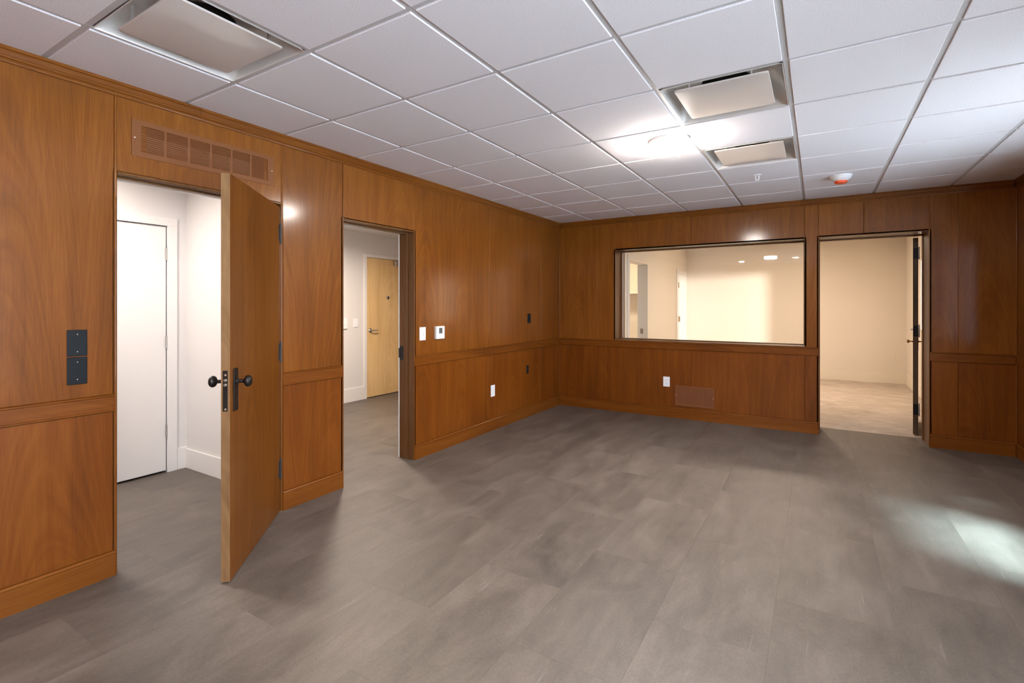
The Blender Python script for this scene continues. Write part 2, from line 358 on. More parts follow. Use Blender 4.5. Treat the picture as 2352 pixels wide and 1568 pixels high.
# board over the near doorway, cut out behind the grille
bxs('panel', [((-.009, -5.153, D1h+.006), (0, -4.214, VZ0)), ((-.009, -5.153, VZ1), (0, -4.214, ZT)), ((-.009, -5.153, VZ0), (0, -VB, VZ1)), ((-.009, -VA, VZ0), (0, -4.214, VZ1))], 'wood', wl)
for a, b in ((.001, .554), (.554, WXa)): panelB(a, b, ZU0, ZT)
for a, b in ((WXa, 1.761), (1.761, WXb)): panelB(a, b, WZb, ZT)
panelB(WXb, D3a-.004, ZU0, ZT)
for a, b in ((D3a-.004, 3.470), (3.470, D3b+.006)): panelB(a, b, D3h+.004, ZT)
for a, b in ((D3b+.006, 4.206), (4.206, XR-.001)): panelB(a, b, ZU0, ZT); panelB(a, b, ZL0, ZL1)
for a, b in ((.001, .554), (.554, 1.761), (1.761, WXb), (WXb, D3a-.004)): panelB(a, b, ZL0, ZL1)
panelR(1.5, 2.15, ZL0, ZL1); panelR(1.5, 2.15, 2.122, ZT)
for s0, s1 in ((.001, .75), (.75, 1.5), (2.15, 2.36), (3.14, 4.75), (6.0, 6.2), (8.2, 8.4)):
    panelR(s0, s1, ZL0, ZL1); panelR(s0, s1, ZU0, ZT)
panelR(2.36, 3.14, ZL0, ZL1); panelR(2.36, 3.14, 2.222, ZT)
for s0, s1 in ((4.75, 6.0), (6.2, 8.2)): panelR(s0, s1, ZL0, .448); panelR(s0, s1, 2.402, ZT)

# running mouldings by profile (d = projection from wall face)
CROWN = [(0, 2.452), (.007, 2.452), (.0095, 2.456), (.0105, 2.461), (.0085, 2.466), (.0060, 2.4675), (.0060, 2.4705), (.0125, 2.4735), (.0145, 2.478), (.0145, 2.481), (.0120, 2.484), (.0155, 2.491), (.0195, 2.500), (.0195, 2.504), (.0255, 2.5075), (.0255, 2.5215), (0, 2.5215)]
RAIL = [(0, .838), (.006, .838), (.0105, .841), (.0105, .8465), (.0065, .850), (.0065, .913), (.0105, .9165), (.0105, .922), (.006, .925), (0, .925)]
BASE = [(0, .0), (.009, .0), (.009, .111), (.0125, .1145), (.0125, .1195), (.009, .1245), (.0045, .127), (0, .127)]
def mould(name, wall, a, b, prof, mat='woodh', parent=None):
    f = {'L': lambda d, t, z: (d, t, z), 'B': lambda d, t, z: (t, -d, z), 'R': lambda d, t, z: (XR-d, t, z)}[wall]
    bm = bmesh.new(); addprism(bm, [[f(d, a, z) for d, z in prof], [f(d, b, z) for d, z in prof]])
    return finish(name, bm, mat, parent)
t1 = empty('trim_1', (0, 0, 2.452)); tag(t1, 'thin stepped wood crown moulding under the ceiling', 'moulding', kind='structure')
def child(o, p):
    o.parent = p; o.matrix_parent_inverse = p.matrix_world.inverted() if False else Matrix.Translation(-Vector(p.location)); return o
for a, b in ((-4.741, -.0), (-8.4, -4.7422)): child(mould('crown_length', 'L', a, b, CROWN), t1)
child(mould('crown_length', 'B', .026, 2.9, CROWN), t1); child(mould('crown_length', 'B', 2.901, XR-.026, CROWN), t1)
child(mould('crown_length', 'R', YN, -.0, CROWN), t1)
t2 = empty('trim_2', (0, 0, .838)); tag(t2, 'beaded wood chair rail running round the panelled walls at waist height', 'moulding', kind='structure')
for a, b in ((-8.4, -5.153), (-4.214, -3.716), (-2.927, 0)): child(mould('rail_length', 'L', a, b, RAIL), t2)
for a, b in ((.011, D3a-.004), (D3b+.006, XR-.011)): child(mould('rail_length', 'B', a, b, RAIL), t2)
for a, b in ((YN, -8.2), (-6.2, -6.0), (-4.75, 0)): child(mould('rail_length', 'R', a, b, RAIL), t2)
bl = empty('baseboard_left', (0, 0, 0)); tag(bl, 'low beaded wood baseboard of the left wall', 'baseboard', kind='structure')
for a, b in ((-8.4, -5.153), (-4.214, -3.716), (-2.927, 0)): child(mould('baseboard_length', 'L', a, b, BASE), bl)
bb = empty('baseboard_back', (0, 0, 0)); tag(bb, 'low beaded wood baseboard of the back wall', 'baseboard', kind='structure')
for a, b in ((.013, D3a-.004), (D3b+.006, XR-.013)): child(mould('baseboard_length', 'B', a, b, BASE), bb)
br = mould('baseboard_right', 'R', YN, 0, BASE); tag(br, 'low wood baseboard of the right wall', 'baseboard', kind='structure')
# slim beads on panel seams and opening edges
def beadL(s, z0, z1, w=.0045, d=.004):
    bm = bmesh.new(); n = 6
    pr = [(d*math.sin(math.pi*i/n), -s-w*math.cos(math.pi*i/n)) for i in range(n+1)]
    addprism(bm, [[(x, y, z0) for x, y in pr], [(x, y, z1) for x, y in pr]]); return finish('seam_bead', bm, 'wood', wl, True)
def beadB(xc, z0, z1, w=.0035, d=.003):
    bm = bmesh.new(); n = 6
    pr = [(xc-w*math.cos(math.pi*i/n), -d*math.sin(math.pi*i/n)) for i in range(n+1)]
    addprism(bm, [[(x, y, z0) for x, y in pr], [(x, y, z1) for x, y in pr]]); return finish('seam_bead', bm, 'wood', wb, True)
for s in (D1a-.007, D1b+.007): beadL(s, 0, ZT, .0065, .006)
for s in (D2a-.002, D2b+.002): beadL(s, 0, ZT, .004, .004)
for s in (1.738, .539): beadL(s, ZU0, ZT, .0028, .0022)
for xc in (.554, WXa, 3.994, 4.206): beadB(xc, ZU0 if xc != WXa else WZb, ZT, .0028, .0022)
beadB(.004, ZL0, ZT, .004, .004); beadB(XR-.004, ZL0, ZT, .004, .004)
beadB(D3a-.002, 0, ZT, .003, .003); beadB(D3b+.003, 0, ZT, .004, .004)

# ------------------------------------------------------------------ ceiling diffusers
def make_diffuser():
    root = empty('ceiling_diffuser', (0, 0, 0))
    h = S/2-TW-.001
    bm = bmesh.new()
    # flange ring then curved side walls rising to a flat pan
    ringspec = [(h, 0), (h-.004, 0), (h-.0045, .012), (h-.007, .028), (h-.014, .048), (h-.028, .068), (h-.050, .084), (h-.085, .094), (.125, .096)]
    prev = None
    def rr(r, z, rad, n=5):
        pts = []
        for sx, sy, a0 in ((1, 1, 0), (-1, 1, 90), (-1, -1, 180), (1, -1, 270)):
            for i in range(n+1):
                a = math.radians(a0+90*i/n); pts.append(bm.verts.new(((r-rad)*sx+rad*math.cos(a), (r-rad)*sy+rad*math.sin(a), z)))
        return pts
    for k, (r, z) in enumerate(ringspec):
        rad = .002 if k < 2 else min(.006+.014*k, r-.001)
        ring = rr(r, z, rad)
        if prev:
            for i in range(len(ring)): bm.faces.new((prev[i], prev[(i+1) % len(ring)], ring[(i+1) % len(ring)], ring[i]))
        prev = ring
    bm.normal_update()
    finish('pan', bm, 'diffin', root, True)
    # duct collar: open dark cylinder above the pan
    bm = bmesh.new(); n = 32
    A = [[bm.verts.new((.124*math.cos(2*math.pi*i/n), .124*math.sin(2*math.pi*i/n), z)) for i in range(n)] for z in (.090, .135)]
    for i in range(n): bm.faces.new((A[0][i], A[0][(i+1) % n], A[1][(i+1) % n], A[1][i]))
    bm.faces.new(A[1]); finish('duct_collar', bm, 'duct', root, True)
    # face plate: shallow dished square with soft corners
    bm = bmesh.new(); prev = None
    for r, z, rad in ((.224, .010, .014), (.2275, .008, .016), (.2275, .0032, .016), (.2250, .0006, .015), (.215, .0, .014), (.05, 0, .015)):
        ring = rr(r, z, rad)
        if prev:
            for i in range(len(ring)): bm.faces.new((prev[i], prev[(i+1) % len(ring)], ring[(i+1) % len(ring)], ring[i]))
        else: bm.faces.new(ring[::-1])
        prev = ring
    bm.faces.new(prev); finish('face_plate', bm, 'difwhite', root, True)
    for sx in (-1, 1):
        for sy in (-1, 1): bx('hanger_clip', (sx*.15-.004, sy*.205-.006, .008), (sx*.15+.004, sy*.205+.006, .094), 'difwhite', root)
    return root
d0 = make_diffuser()
lab = ['square plaque air diffuser in the ceiling nearest the viewer, above the wall grille', 'larger-looking of the two plaque air diffusers beside the lit ceiling lamp, nearer the viewer', 'plaque air diffuser just beyond the lit ceiling lamp, toward the back wall']
for k, (p, q) in enumerate(sorted(diff_cells, key=lambda t: t[1])):
    o = d0 if k == 0 else copy_tree(d0)
    o.location = (p, q, ZC+.0005); tag(o, lab[k], 'air diffuser', 'square ceiling air diffusers')

# ------------------------------------------------------------------ lamps
def drum_lamp(x, y, zc, strength, col, label, r=.135, h=.078, grp='flush ceiling lamps', hidden=False, spread=180):
    root = empty('ceiling_lamp', (x, y, zc)); tag(root, label, 'lamp', grp)
    lathe('lamp_rim', [(r+.004, 0), (r+.004, -.018), (r-.001, -.021), (r-.003, -.021)], 'trimwhite', root)
    if hidden:      # lamp out of the picture: opal shell with a disk light under it
        lathe('diffuser', [(r-.002, -.0205), (r-.002, -h+.012), (r-.014, -h), (.02, -h)], 'plastic', root)
        al = bpy.data.lights.new('lamp_light', 'AREA'); al.shape = 'DISK'; al.size = 2*r; al.color = col; al.energy = math.pi*math.pi*r*r*strength*1.45; al.spread = math.radians(spread)
        ao = bpy.data.objects.new('lamp_light', al); C.objects.link(ao); ao.parent = root; ao.location = (0, 0, -h-.004)
    else:
        lathe('diffuser_side', [(r-.002, -.0205), (r-.002, -h+.009), (r-.02, -h+.009)], emit('lamp_side_glow', col, strength*.22), root, n=20)
        lathe('diffuser', [(r-.006, -h+.0085), (r-.014, -h)], emit('lamp_glow', col, strength*1.15), root, n=28)
    return root
drum_lamp(2.185, -2.74, ZC, LAMP_MAIN, WARM, 'glowing round flush lamp on the tiled ceiling between the air diffusers')
drum_lamp(2.15, -6.00, ZC, LAMP_MAIN*.55, WARM, 'round flush lamp on the tiled ceiling above the viewer, mirrored in the interior window')
def downlight(x, y, label, s=160):
    root = empty('recessed_downlight', (x, y, ZC)); tag(root, label, 'lamp', 'recessed ceiling downlights')
    lathe('bezel', [(.085, 0), (.085, -.004), (.068, -.006), (.066, -.003)], 'trimwhite', root)
    lathe('lens', [(.064, -.002), (.063, -.008), (.052, -.015), (.02, -.018)], emit('downlight_glow', (1, .9, .8), s*3), root, n=12)
downlight(1.39, -7.35, 'recessed downlight behind the viewer, toward the left wall')
downlight(2.62, -6.80, 'recessed downlight behind the viewer, toward the right wall')

# smoke / heat detector with orange cap
det = empty('smoke_detector', (3.24, -1.0, ZC)); tag(det, 'white smoke detector with an orange cap on the ceiling near the back wall', 'smoke detector')
lathe('mounting_base', [(.085, 0), (.085, -.010), (.082, -.014), (.08, -.014)], 'plastic', det)
lathe('detector_body', [(.080, -.0135), (.079, -.026), (.072, -.034), (.058, -.038), (.052, -.043), (.050, -.047)], 'plastic', det)
lathe('dust_cap', [(.0485, -.0465), (.048, -.060), (.045, -.066), (.034, -.070), (.01, -.071)], 'orange', det)
# sprinkler
spr = empty('sprinkler_head', (2.614, -1.41, ZC)); tag(spr, 'small white pendent sprinkler head on the ceiling beyond the air diffusers', 'sprinkler')
lathe('escutcheon', [(.034, 0), (.034, -.003), (.026, -.006), (.012, -.008)], 'plastic', spr)
bm = bmesh.new()
for sx in (-1, 1):
    addbox(bm, (sx*.013-.003, -.004, -.040), (sx*.013+.003, .004, -.006), .001)
addbox(bm, (-.013, -.004, -.046), (.013, .004, -.039), .001); finish('yoke', bm, 'plastic', spr)
lathe('deflector', [(.006, -.045), (.017, -.048), (.017, -.050), (.004, -.0505)], 'plastic', spr, n=20)

# ------------------------------------------------------------------ grilles
def grille(name, label, w, h, ncol, nrow, side, top, gap, loc, rz, yo=0.0):
    # local: x along wall, y out of wall (+y faces the room), z up from bottom
    root = empty(name, loc, rz); tag(root, label, 'vent grille')
    zi0, zi1 = top, h-top; cw = (w-2*side-gap*(ncol-1))/ncol
    bmf = []
    bmf += [((0, 0, 0), (w, .004+yo, zi0)), ((0, 0, zi1), (w, .004+yo, h)), ((0, 0, zi0), (side, .004+yo, zi1)), ((w-side, 0, zi0), (w, .004+yo, zi1))]
    for k in range(1, ncol):
        xx = side+k*cw+(k-1)*gap; bmf.append(((xx, 0, zi0), (xx+gap, .004+yo, zi1)))
    bxs('frame', bmf, 'brown', root)
    pitch = (zi1-zi0)/nrow; me = None
    for k in range(ncol):
        xx = side+k*(cw+gap)
        for r in range(nrow):
            zc = zi0+(r+.5)*pitch
            if me is None:
                bm = bmesh.new(); c, s = pitch*.60, .0012   # tilted blade: room edge hangs low
                pr = [(-.0045+yo, c*.80), (.0030+yo, -c*.92), (.0030+yo, -c*.92+.0012), (-.0045+yo, c*.80+.0012)]
                addprism(bm, [[(0, y, z) for y, z in pr], [(cw, y, z) for y, z in pr]])
                o = finish('slat', bm, 'brown', root); me = o.data
            else:
                o = bpy.data.objects.new('slat', me); C.objects.link(o); o.parent = root
            o.location = (xx, 0, zc)
    for xx in (side*.32, w-side*.32):
        lathe('screw', [(.0045, .0035+yo), (.0045, .0052+yo), (.003, .006+yo)], 'screw', root, 'Y', (xx, 0, h*.5), 12)
    return root
# left wall grille: faces +x; local x runs toward -y  -> rotate so local y = +x
grille('vent_grille', 'wide brown louvred wall grille above the open wooden door', .799, .192, 6, 13, .042, .027, .012, (0.0005, -4.279, 2.166), -math.pi/2)
grille('vent_grille', 'small brown louvred floor-level grille in the back wall under the interior window', .451, .246, 4, 18, .030, .026, .012, (2.027, -.0005, .157), math.pi, .0065)
bx('backing', (1.60, -.0004, .18), (2.0, .0005, .38), 'recess_shade', bpy.data.objects['vent_grille.001']).matrix_parent_inverse = Matrix.Rotation(math.pi, 4, 'Z').inverted() @ Matrix.Translation((-2.027, .0005, -.157))  # flat black sheet painting the dark depth behind the slats

# ------------------------------------------------------------------ door frames and leaves
def hinge_set(parent, x, y, zs, mat, hh=.05, lw=.03, r=.0065, leafdir=(1, 0)):
    for z in zs:
        hg = lathe('hinge', [(r*.55, -hh-.008), (r, -hh-.004), (r, hh+.004), (r*.55, hh+.009)], mat, parent, 'Z', (x, y, z), 12)
# --- door 1 : near doorway with open wooden leaf
d1 = empty('door_1', (0, -D1a, 0)); tag(d1, 'open wooden door swung into the room beside the wide wall grille', 'door', kind='structure')
inv = Matrix.Translation((0, D1a, 0))
def part(o, p): o.parent = p; o.matrix_parent_inverse = Matrix.Translation(-Vector(p.location)); return o
jd = -.105
part(bx('jamb', (jd, -D1b-.019, 0), (0, -D1b, D1h), 'jamb', None, .001), d1)
part(bx('jamb', (jd, -D1a, 0), (0, -D1a+.019, D1h), 'jamb', None, .001), d1)
part(bx('head_jamb', (jd, -D1b-.019, D1h), (0, -D1a+.019, D1h+.019), 'jamb', None, .001), d1)
bm = bmesh.new(); addbox(bm, (-.098, -D1b, 0), (-.050, -D1b+.011, D1h), .001); addbox(bm, (-.098, -D1a-.011, 0), (-.050, -D1a, D1h), .001); addbox(bm, (-.098, -D1b+.011, D1h-.011), (-.050, -D1a-.011, D1h), .001)
part(finish('door_stop', bm, 'jamb'), d1)
bm = bmesh.new(); addbox(bm, (XA-.014, -D1b-.019, 0), (jd, -D1b-.001, D1h)); addbox(bm, (XA-.014, -D1a+.001, 0), (jd, -D1a+.019, D1h)); addbox(bm, (XA-.014, -D1b-.019, D1h+.001), (jd, -D1a+.019, D1h+.019))
part(finish('painted_return', bm, 'trimwhite'), d1)
bm = bmesh.new(); n = 6
pr = [(.007*math.sin(math.pi*i/n), D1h+.008-.008*math.cos(math.pi*i/n)) for i in range(n+1)]
addprism(bm, [[(x, -D1b, z) for x, z in pr], [(x, -D1a, z) for x, z in pr]]); part(finish('head_bead', bm, 'jamb', None, True), d1)
sp = part(bx('strike_plate', (-.048, -D1b+.0005, .90), (-.012, -D1b+.0025, .992), 'iron', None, .0005), d1)
LW, LT = .866, .042
lf = bx('door_leaf', (.006, -LT, .006), (LW, 0, 2.034), 'leaf', None, .0012)
lf.parent = d1; lf.location = (.008, 0, 0); lf.rotation_euler = (0, 0, math.atan2(-.749, .6626))
lf.location = (.006, D1a-4.236, 0)
def lp(o): o.parent = lf; return o
lp(bx('leaf_edge', (LW, -LT+.0005, .0065), (LW+.0015, -.0005, 2.0335), 'edge'))
lp(bx('lock_plate', (LW+.0012, -LT+.009, .852), (LW+.0032, -.010, 1.054), 'bronze', None, .0006))
for z in (1.032, .862): lp(lathe('lock_screw', [(.005, LW+.0028), (.005, LW+.0042), (.003, LW+.0048)], 'screw', None, 'X', (0, -LT/2, z), 12))
for z in (1.006, .983): lp(lathe('lock_button', [(.0075, LW+.0028), (.0075, LW+.0075), (.005, LW+.0095)], 'steel', None, 'X', (0, -LT/2, z), 14))
lp(bx('latch_bolt', (LW+.002, -LT+.014, .925), (LW+.007, -.015, .950), 'bronze', None, .001))
lp(bx('dead_bolt', (LW+.002, -LT+.014, .892), (LW+.006, -.015, .914), 'bronze', None, .001))
KX, KZ = .800, .992
lp(bx('escutcheon', (KX-.028, 0, .842), (KX+.028, .006, 1.058), 'bronze', None, .002))
lp(bx('escutcheon', (KX-.028, -LT-.006, .842), (KX+.028, -LT, 1.058), 'bronze', None, .002))
KN = [(.014, .005), (.014, .012), (.0095, .017), (.0095, .040), (.013, .044), (.024, .050), (.029, .058), (.0295, .064), (.027, .071), (.020, .077), (.010, .080), (.002, .0805)]
lp(lathe('knob', KN, 'bronze', None, 'Y', (KX, 0, KZ)))
k2 = lathe('knob', [(r, -h-LT) for r, h in KN], 'bronze', None, 'Y', (KX, 0, KZ)); lp(k2)
lp(lathe('key_rose', [(.020, -LT-.005), (.020, -LT-.010), (.012, -LT-.013)], 'bronze', None, 'Y', (KX+.01, 0, .90), 16))
for z in (1.859, 1.068, .287):
    lp(lathe('hinge_knuckle', [(.0035, -.070), (.0045, -.066), (.0068, -.064), (.0068, .064), (.0045, .066), (.0035, .072)], 'iron', None, 'Z', (-.001, .004, z), 14))
    lp(bx('hinge_leaf', (.002, -.0005, z-.052), (.034, .0016, z+.052), 'iron', None, .0005))
# --- door 2 : cased opening
d2 = empty('door_2', (0, -D2a, 0)); tag(d2, 'cased wooden doorway without a leaf, next to the light switch and thermostat', 'door', kind='structure')
part(bx('jamb', (XA-.012, -D2b-.019, 0), (0, -D2b, D2h), 'jamb', None, .001), d2)
part(bx('jamb', (XA-.012, -D2a, 0), (0, -D2a+.019, D2h), 'jamb', None, .001), d2)
part(bx('head_jamb', (XA-.012, -D2b-.019, D2h), (0, -D2a+.019, D2h+.019), 'jamb', None, .001), d2)
bm = bmesh.new(); addbox(bm, (-.120, -D2b, 0), (-.075, -D2b+.010, D2h), .001); addbox(bm, (-.120, -D2a-.010, 0), (-.075, -D2a, D2h), .001); addbox(bm, (-.120, -D2b+.010, D2h-.010), (-.075, -D2a-.010, D2h), .001)
part(finish('door_stop', bm, 'jamb'), d2)
bm = bmesh.new()
pr = [(.005*math.sin(math.pi*i/n), D2h+.006-.006*math.cos(math.pi*i/n)) for i in range(n+1)]
addprism(bm, [[(x, -D2b, z) for x, z in pr], [(x, -D2a, z) for x, z in pr]]); part(finish('head_bead', bm, 'jamb', None, True), d2)
part(bxs('strike_plate', [((-.170, -D2a-.003, .885), (-.128, -D2a-.0002, 1.012)), ((-.179, -D2a-.010, .905), (-.166, -D2a-.0002, .992))], 'iron', None, .0006), d2)
part(bxs('rear_casing', [((XA-.022, -D2a-.004, 0), (XA-.012, -D2a+.07, D2h+.07)), ((XA-.022, -D2b-.07, 0), (XA-.012, -D2b+.004, D2h+.07)), ((XA-.022, -D2b+.004, D2h-.004), (XA-.012, -D2a-.004, D2h+.07))], 'trimwhite'), d2)
# --- door 3 : back doorway, leaf swung away into the carpeted room
d3 = empty('door_3', (D3b, 0, 0)); tag(d3, 'dark wooden door swung open into the carpeted room, seen edge-on', 'door', kind='structure')
part(bx('jamb', (D3a-.019, 0, 0), (D3a, YB, D3h), 'jamb', None, .001), d3)
part(bx('jamb', (D3b, 0, 0), (D3b+.019, YB, D3h), 'jamb', None, .001), d3)
part(bx('head_jamb', (D3a-.019, 0, D3h), (D3b+.019, YB, D3h+.019), 'jamb', None, .001), d3)
bm = bmesh.new(); addbox(bm, (D3a, .285, 0), (D3a+.010, .335, D3h), .001); addbox(bm, (D3b-.010, .285, 0), (D3b, .335, D3h), .001); addbox(bm, (D3a+.010, .285, D3h-.012), (D3b-.010, .335, D3h), .001)
part(finish('door_stop', bm, 'jamb'), d3)
l3 = bx('door_leaf', (0, -.0, .018), (.044, .86, 2.092), 'edge_dark', None, .0012); l3.parent = d3
l3.location = (3.925-D3b, .452, 0); l3.rotation_euler = (0, 0, -math.radians(7.6))
def l3p(o): o.parent = l3; return o
for z in (1.928, 1.110, .283):
    l3p(bx('hinge_leaf', (.004, -.0022, z-.058), (.0445, 0, z+.058), 'black', None, .0005))
    l3p(lathe('hinge_knuckle', [(.004, -.066), (.0065, -.062), (.0065, .062), (.004, .068)], 'steel', None, 'Z', (.051, -.004, z), 12))
K3 = [(.012, .003), (.012, .008), (.007, .012), (.007, .034), (.016, .040), (.021, .047), (.0205, .054), (.014, .060), (.003, .062)]
l3p(lathe('knob', [(r, .044+h) for r, h in K3], 'brass', None, 'X', (0, .79, .955), 20))
l3p(lathe('knob', [(r, -h) for r, h in K3], 'brass', None, 'X', (0, .79, .955), 20))
l3p(bxs('escutcheon', [((-.003, .765, .86), (0, .815, 1.01)), ((.044, .765, .86), (.047, .815, 1.01))], 'brass', None, .0008))
l3p(lathe('wall_bumper', [(.010, 0), (.010, -.022), (.006, -.026)], 'plastic', None, 'X', (0, .70, 1.10), 14))

# ------------------------------------------------------------------ interior window
w1 = empty('window_1', (WXa, 0, WZa)); tag(w1, 'wide interior picture window in the back wall looking into a cream room', 'window', kind='structure')
YG = .235
part(bx('side_reveal', (WXa-.018, .0, WZa), (WXa, YB, WZb), 'jamb', None, .001), w1)
part(bx('side_reveal', (WXb, .0, WZa), (WXb+.018, YB, WZb), 'jamb', None, .001), w1)
part(bx('head_reveal', (WXa-.018, .0, WZb), (WXb+.018, YB, WZb+.018), 'jamb', None, .001), w1)
part(bx('sill', (WXa-.018, -.004, WZa-.018), (WXb+.018, YB, WZa), 'jamb', None, .002), w1)
sb = .022
for lo, hi in (((WXa, YG-.020, WZa), (WXa+sb, YG-.004, WZb)), ((WXb-sb*.6, YG-.020, WZa), (WXb, YG-.004, WZb)), ((WXa+sb, YG-.020, WZb-.014), (WXb-sb*.6, YG-.004, WZb)), ((WXa+sb, YG-.020, WZa), (WXb-sb*.6, YG-.004, WZa+.010))):
    part(bx('glazing_bead', lo, hi, 'jamb', None, .002), w1)
for lo, hi in (((WXa, YG+.004, WZa), (WXa+sb, YG+.020, WZb)), ((WXb-sb*.6, YG+.004, WZa), (WXb, YG+.020, WZb)), ((WXa+sb, YG+.004, WZb-.014), (WXb-sb*.6, YG+.020, WZb)), ((WXa+sb, YG+.004, WZa), (WXb-sb*.6, YG+.020, WZa+.010))):
    part(bx('glazing_bead', lo, hi, 'trimwhite', None, .002), w1)
bm = bmesh.new(); v = [bm.verts.new(p) for p in ((WXa+.004, YG, WZa+.003), (WXb-.004, YG, WZa+.003), (WXb-.004, YG, WZb-.004), (WXa+.004, YG, WZb-.004))]; bm.faces.new(v)
part(finish('pane', bm, 'glass'), w1)

# exterior windows in the right wall (outside the picture; they let the daylight in)
for k, (ya, yb, za, zb) in enumerate(RW):
    w = empty('window_%d' % (k+2), (XR, (ya+yb)/2, za)); tag(w, ['exterior window in the right wall that throws daylight on the floor and ceiling', 'wide exterior window in the right wall behind the viewer', 'exterior window in the right wall level with the open wooden door', 'exterior window in the right wall nearer the back corner'][k], 'window', kind='structure')
    part(bxs('frame', [((XR, ya, za-.02), (XR+.1, yb, za)), ((XR, ya, zb), (XR+.1, yb, zb+.02)), ((XR, ya-.02, za-.02), (XR+.1, ya, zb+.02)), ((XR, yb, za-.02), (XR+.1, yb+.02, zb+.02))], 'jamb'), w)
    bm = bmesh.new(); v = [bm.verts.new(p) for p in ((XR+.06, ya, za), (XR+.06, yb, za), (XR+.06, yb, zb), (XR+.06, ya, zb))]; bm.faces.new(v); part(finish('pane', bm, 'glass'), w)
    pl = bpy.data.lights.new('daylight_portal', 'AREA'); pl.shape = 'RECTANGLE'; pl.size = zb-za; pl.size_y = yb-ya
    pl.cycles.is_portal = True
    po = bpy.data.objects.new('daylight_portal', pl); C.objects.link(po); po.location = (XR+.085, (ya+yb)/2, (za+zb)/2); po.rotation_euler = (0, math.radians(90), 0)
tag(bx('ground_outside', (XR+.1, -16, -.30), (18, .35, -.15), 'concrete'), 'pale concrete ground outside the right wall', 'ground', kind='structure')
tag(bx('sun_block_slab', (5.25, -2.65, 2.52), (6.6, .35, 2.62), 'trimwhite'), 'unseen white slab added to block sun from the exterior window nearer the back corner', 'roof', kind='structure')  # added slab out of view, keeps direct sun out of the last window
tag(bx('sun_trim_eave', (XR+.1, -9, 2.52), (5.25, .35, 2.62), 'trimwhite'), 'unseen white eave sized to trim the sun patch from the exterior windows', 'eave', kind='structure')  # eave out of view, its depth set to trim the sun patch

# ------------------------------------------------------------------ wall plates
def plate(name, label, cat, w, h, loc, rz, mat, d=.006, group=None):
    root = empty(name, loc, rz); tag(root, label, cat, group)
    bx('plate', (-w/2, 0, -h/2), (w/2, d, h/2), mat, root, .0022, 2)
    return root
RL, RB = -math.pi/2, math.pi
def screw(root, x, z, mat='screw', d=.006, r=.0032): lathe('screw', [(r, d-.0005), (r, d+.0008), (r*.6, d+.0012)], mat, root, 'Y', (x, 0, z), 12)
for zc, hh, lb in ((1.195, .127, 'upper of two black blank wall plates stacked on the left wood panel'), (1.0605, .132, 'lower of two black blank wall plates stacked on the left wood panel')):
    r = plate('blank_wall_plate', lb, 'wall plate', .078, hh, (.0002, -5.304, zc), RL, 'black', .007, 'black blank wall plates')
    for z in (.042, -.042): screw(r, 0, z, 'screw', .007, .0024)
sw = plate('light_switch', 'white wall switch between the second doorway and the thermostat', 'light switch', .080, .120, (.0002, -2.824, 1.1215), RL, 'plastic')
bx('rocker', (-.017, .006, -.034), (.017, .0085, .034), 'plastic', sw, .001)
lathe('indicator', [(.0042, .008), (.0042, .0095), (.002, .0098)], 'slot', sw, 'Y', (-.006, 0, .006), 12); lathe('indicator', [(.0032, .008), (.0032, .0095), (.002, .0098)], 'lcd', sw, 'Y', (-.004, 0, -.014), 12)
th = empty('thermostat', (.0002, -2.597, 1.123), RL); tag(th, 'white square thermostat with a dark display on the left wall', 'thermostat')
bx('body', (-.060, 0, -.060), (.060, .027, .060), 'plastic', th, .004, 2); bx('display', (-.0245, .0265, -.008), (.0245, .0278, .044), 'lcd', th, .0006)
for x in (-.02, .02): bx('button', (x-.007, .0265, -.030), (x+.007, .0282, -.022), 'plastic', th, .001)
r = plate('blank_wall_plate', 'white blank wall plate low on the left wall under the chair rail', 'wall plate', .078, .126, (.0002, -1.674, .436), RL, 'plastic')
for z in (.03, -.03): screw(r, 0, z, 'plastic')
r = plate('light_switch', 'black switch plate high on the left wall near the back corner', 'light switch', .078, .120, (.0002, -.860, 1.2185), RL, 'black')
bx('toggle', (-.005, .006, -.010), (.005, .014, .010), 'black', r, .001); screw(r, 0, .03, 'black'); screw(r, 0, -.03, 'black')
jb = empty('junction_box', (.0006, -.897, .588), RL); tag(jb, 'open black junction box slot below the chair rail near the back corner', 'junction box')
bxs('box_rim', [((-.027, 0, -.052), (-.022, .0016, .052)), ((.022, 0, -.052), (.027, .0016, .052)), ((-.022, 0, -.052), (.022, .0016, -.047)), ((-.022, 0, .047), (.022, .0016, .052))], 'black', jb)
bx('box_shade_sheet', (-.022, -.0003, -.047), (.022, .0006, .047), 'recess_shade', jb)  # flat black sheet painting the shade inside the open box
for z in (.030, -.030): bx('mounting_ear', (-.010, .0006, z-.006), (.010, .0016, z+.006), 'black', jb)
def outlet(label, loc, rz, mat, w=.080, h=.122):
    r = plate('wall_outlet', label, 'outlet', w, h, loc, rz, mat)
    for z in (.020, -.020):
        rc = bx('receptacle', (-.017, .0058, z-.0145), (.017, .0082, z+.0145), mat, r, .003, 2)
        for x in (-.0065, .0065): bx('slot', (x-.0012, .0080, z-.002), (x+.0012, .0085, z+.007), 'slot', rc)
        lathe('ground_hole', [(.0025, .0080), (.0025, .0085), (.001, .0086)], 'slot', rc, 'Y', (0, 0, z-.008), 10)
    screw(r, 0, 0, mat); return r
outlet('white duplex outlet in the back wall left of the small grille', (1.4705, -.0002, .4375), RB, 'plastic')

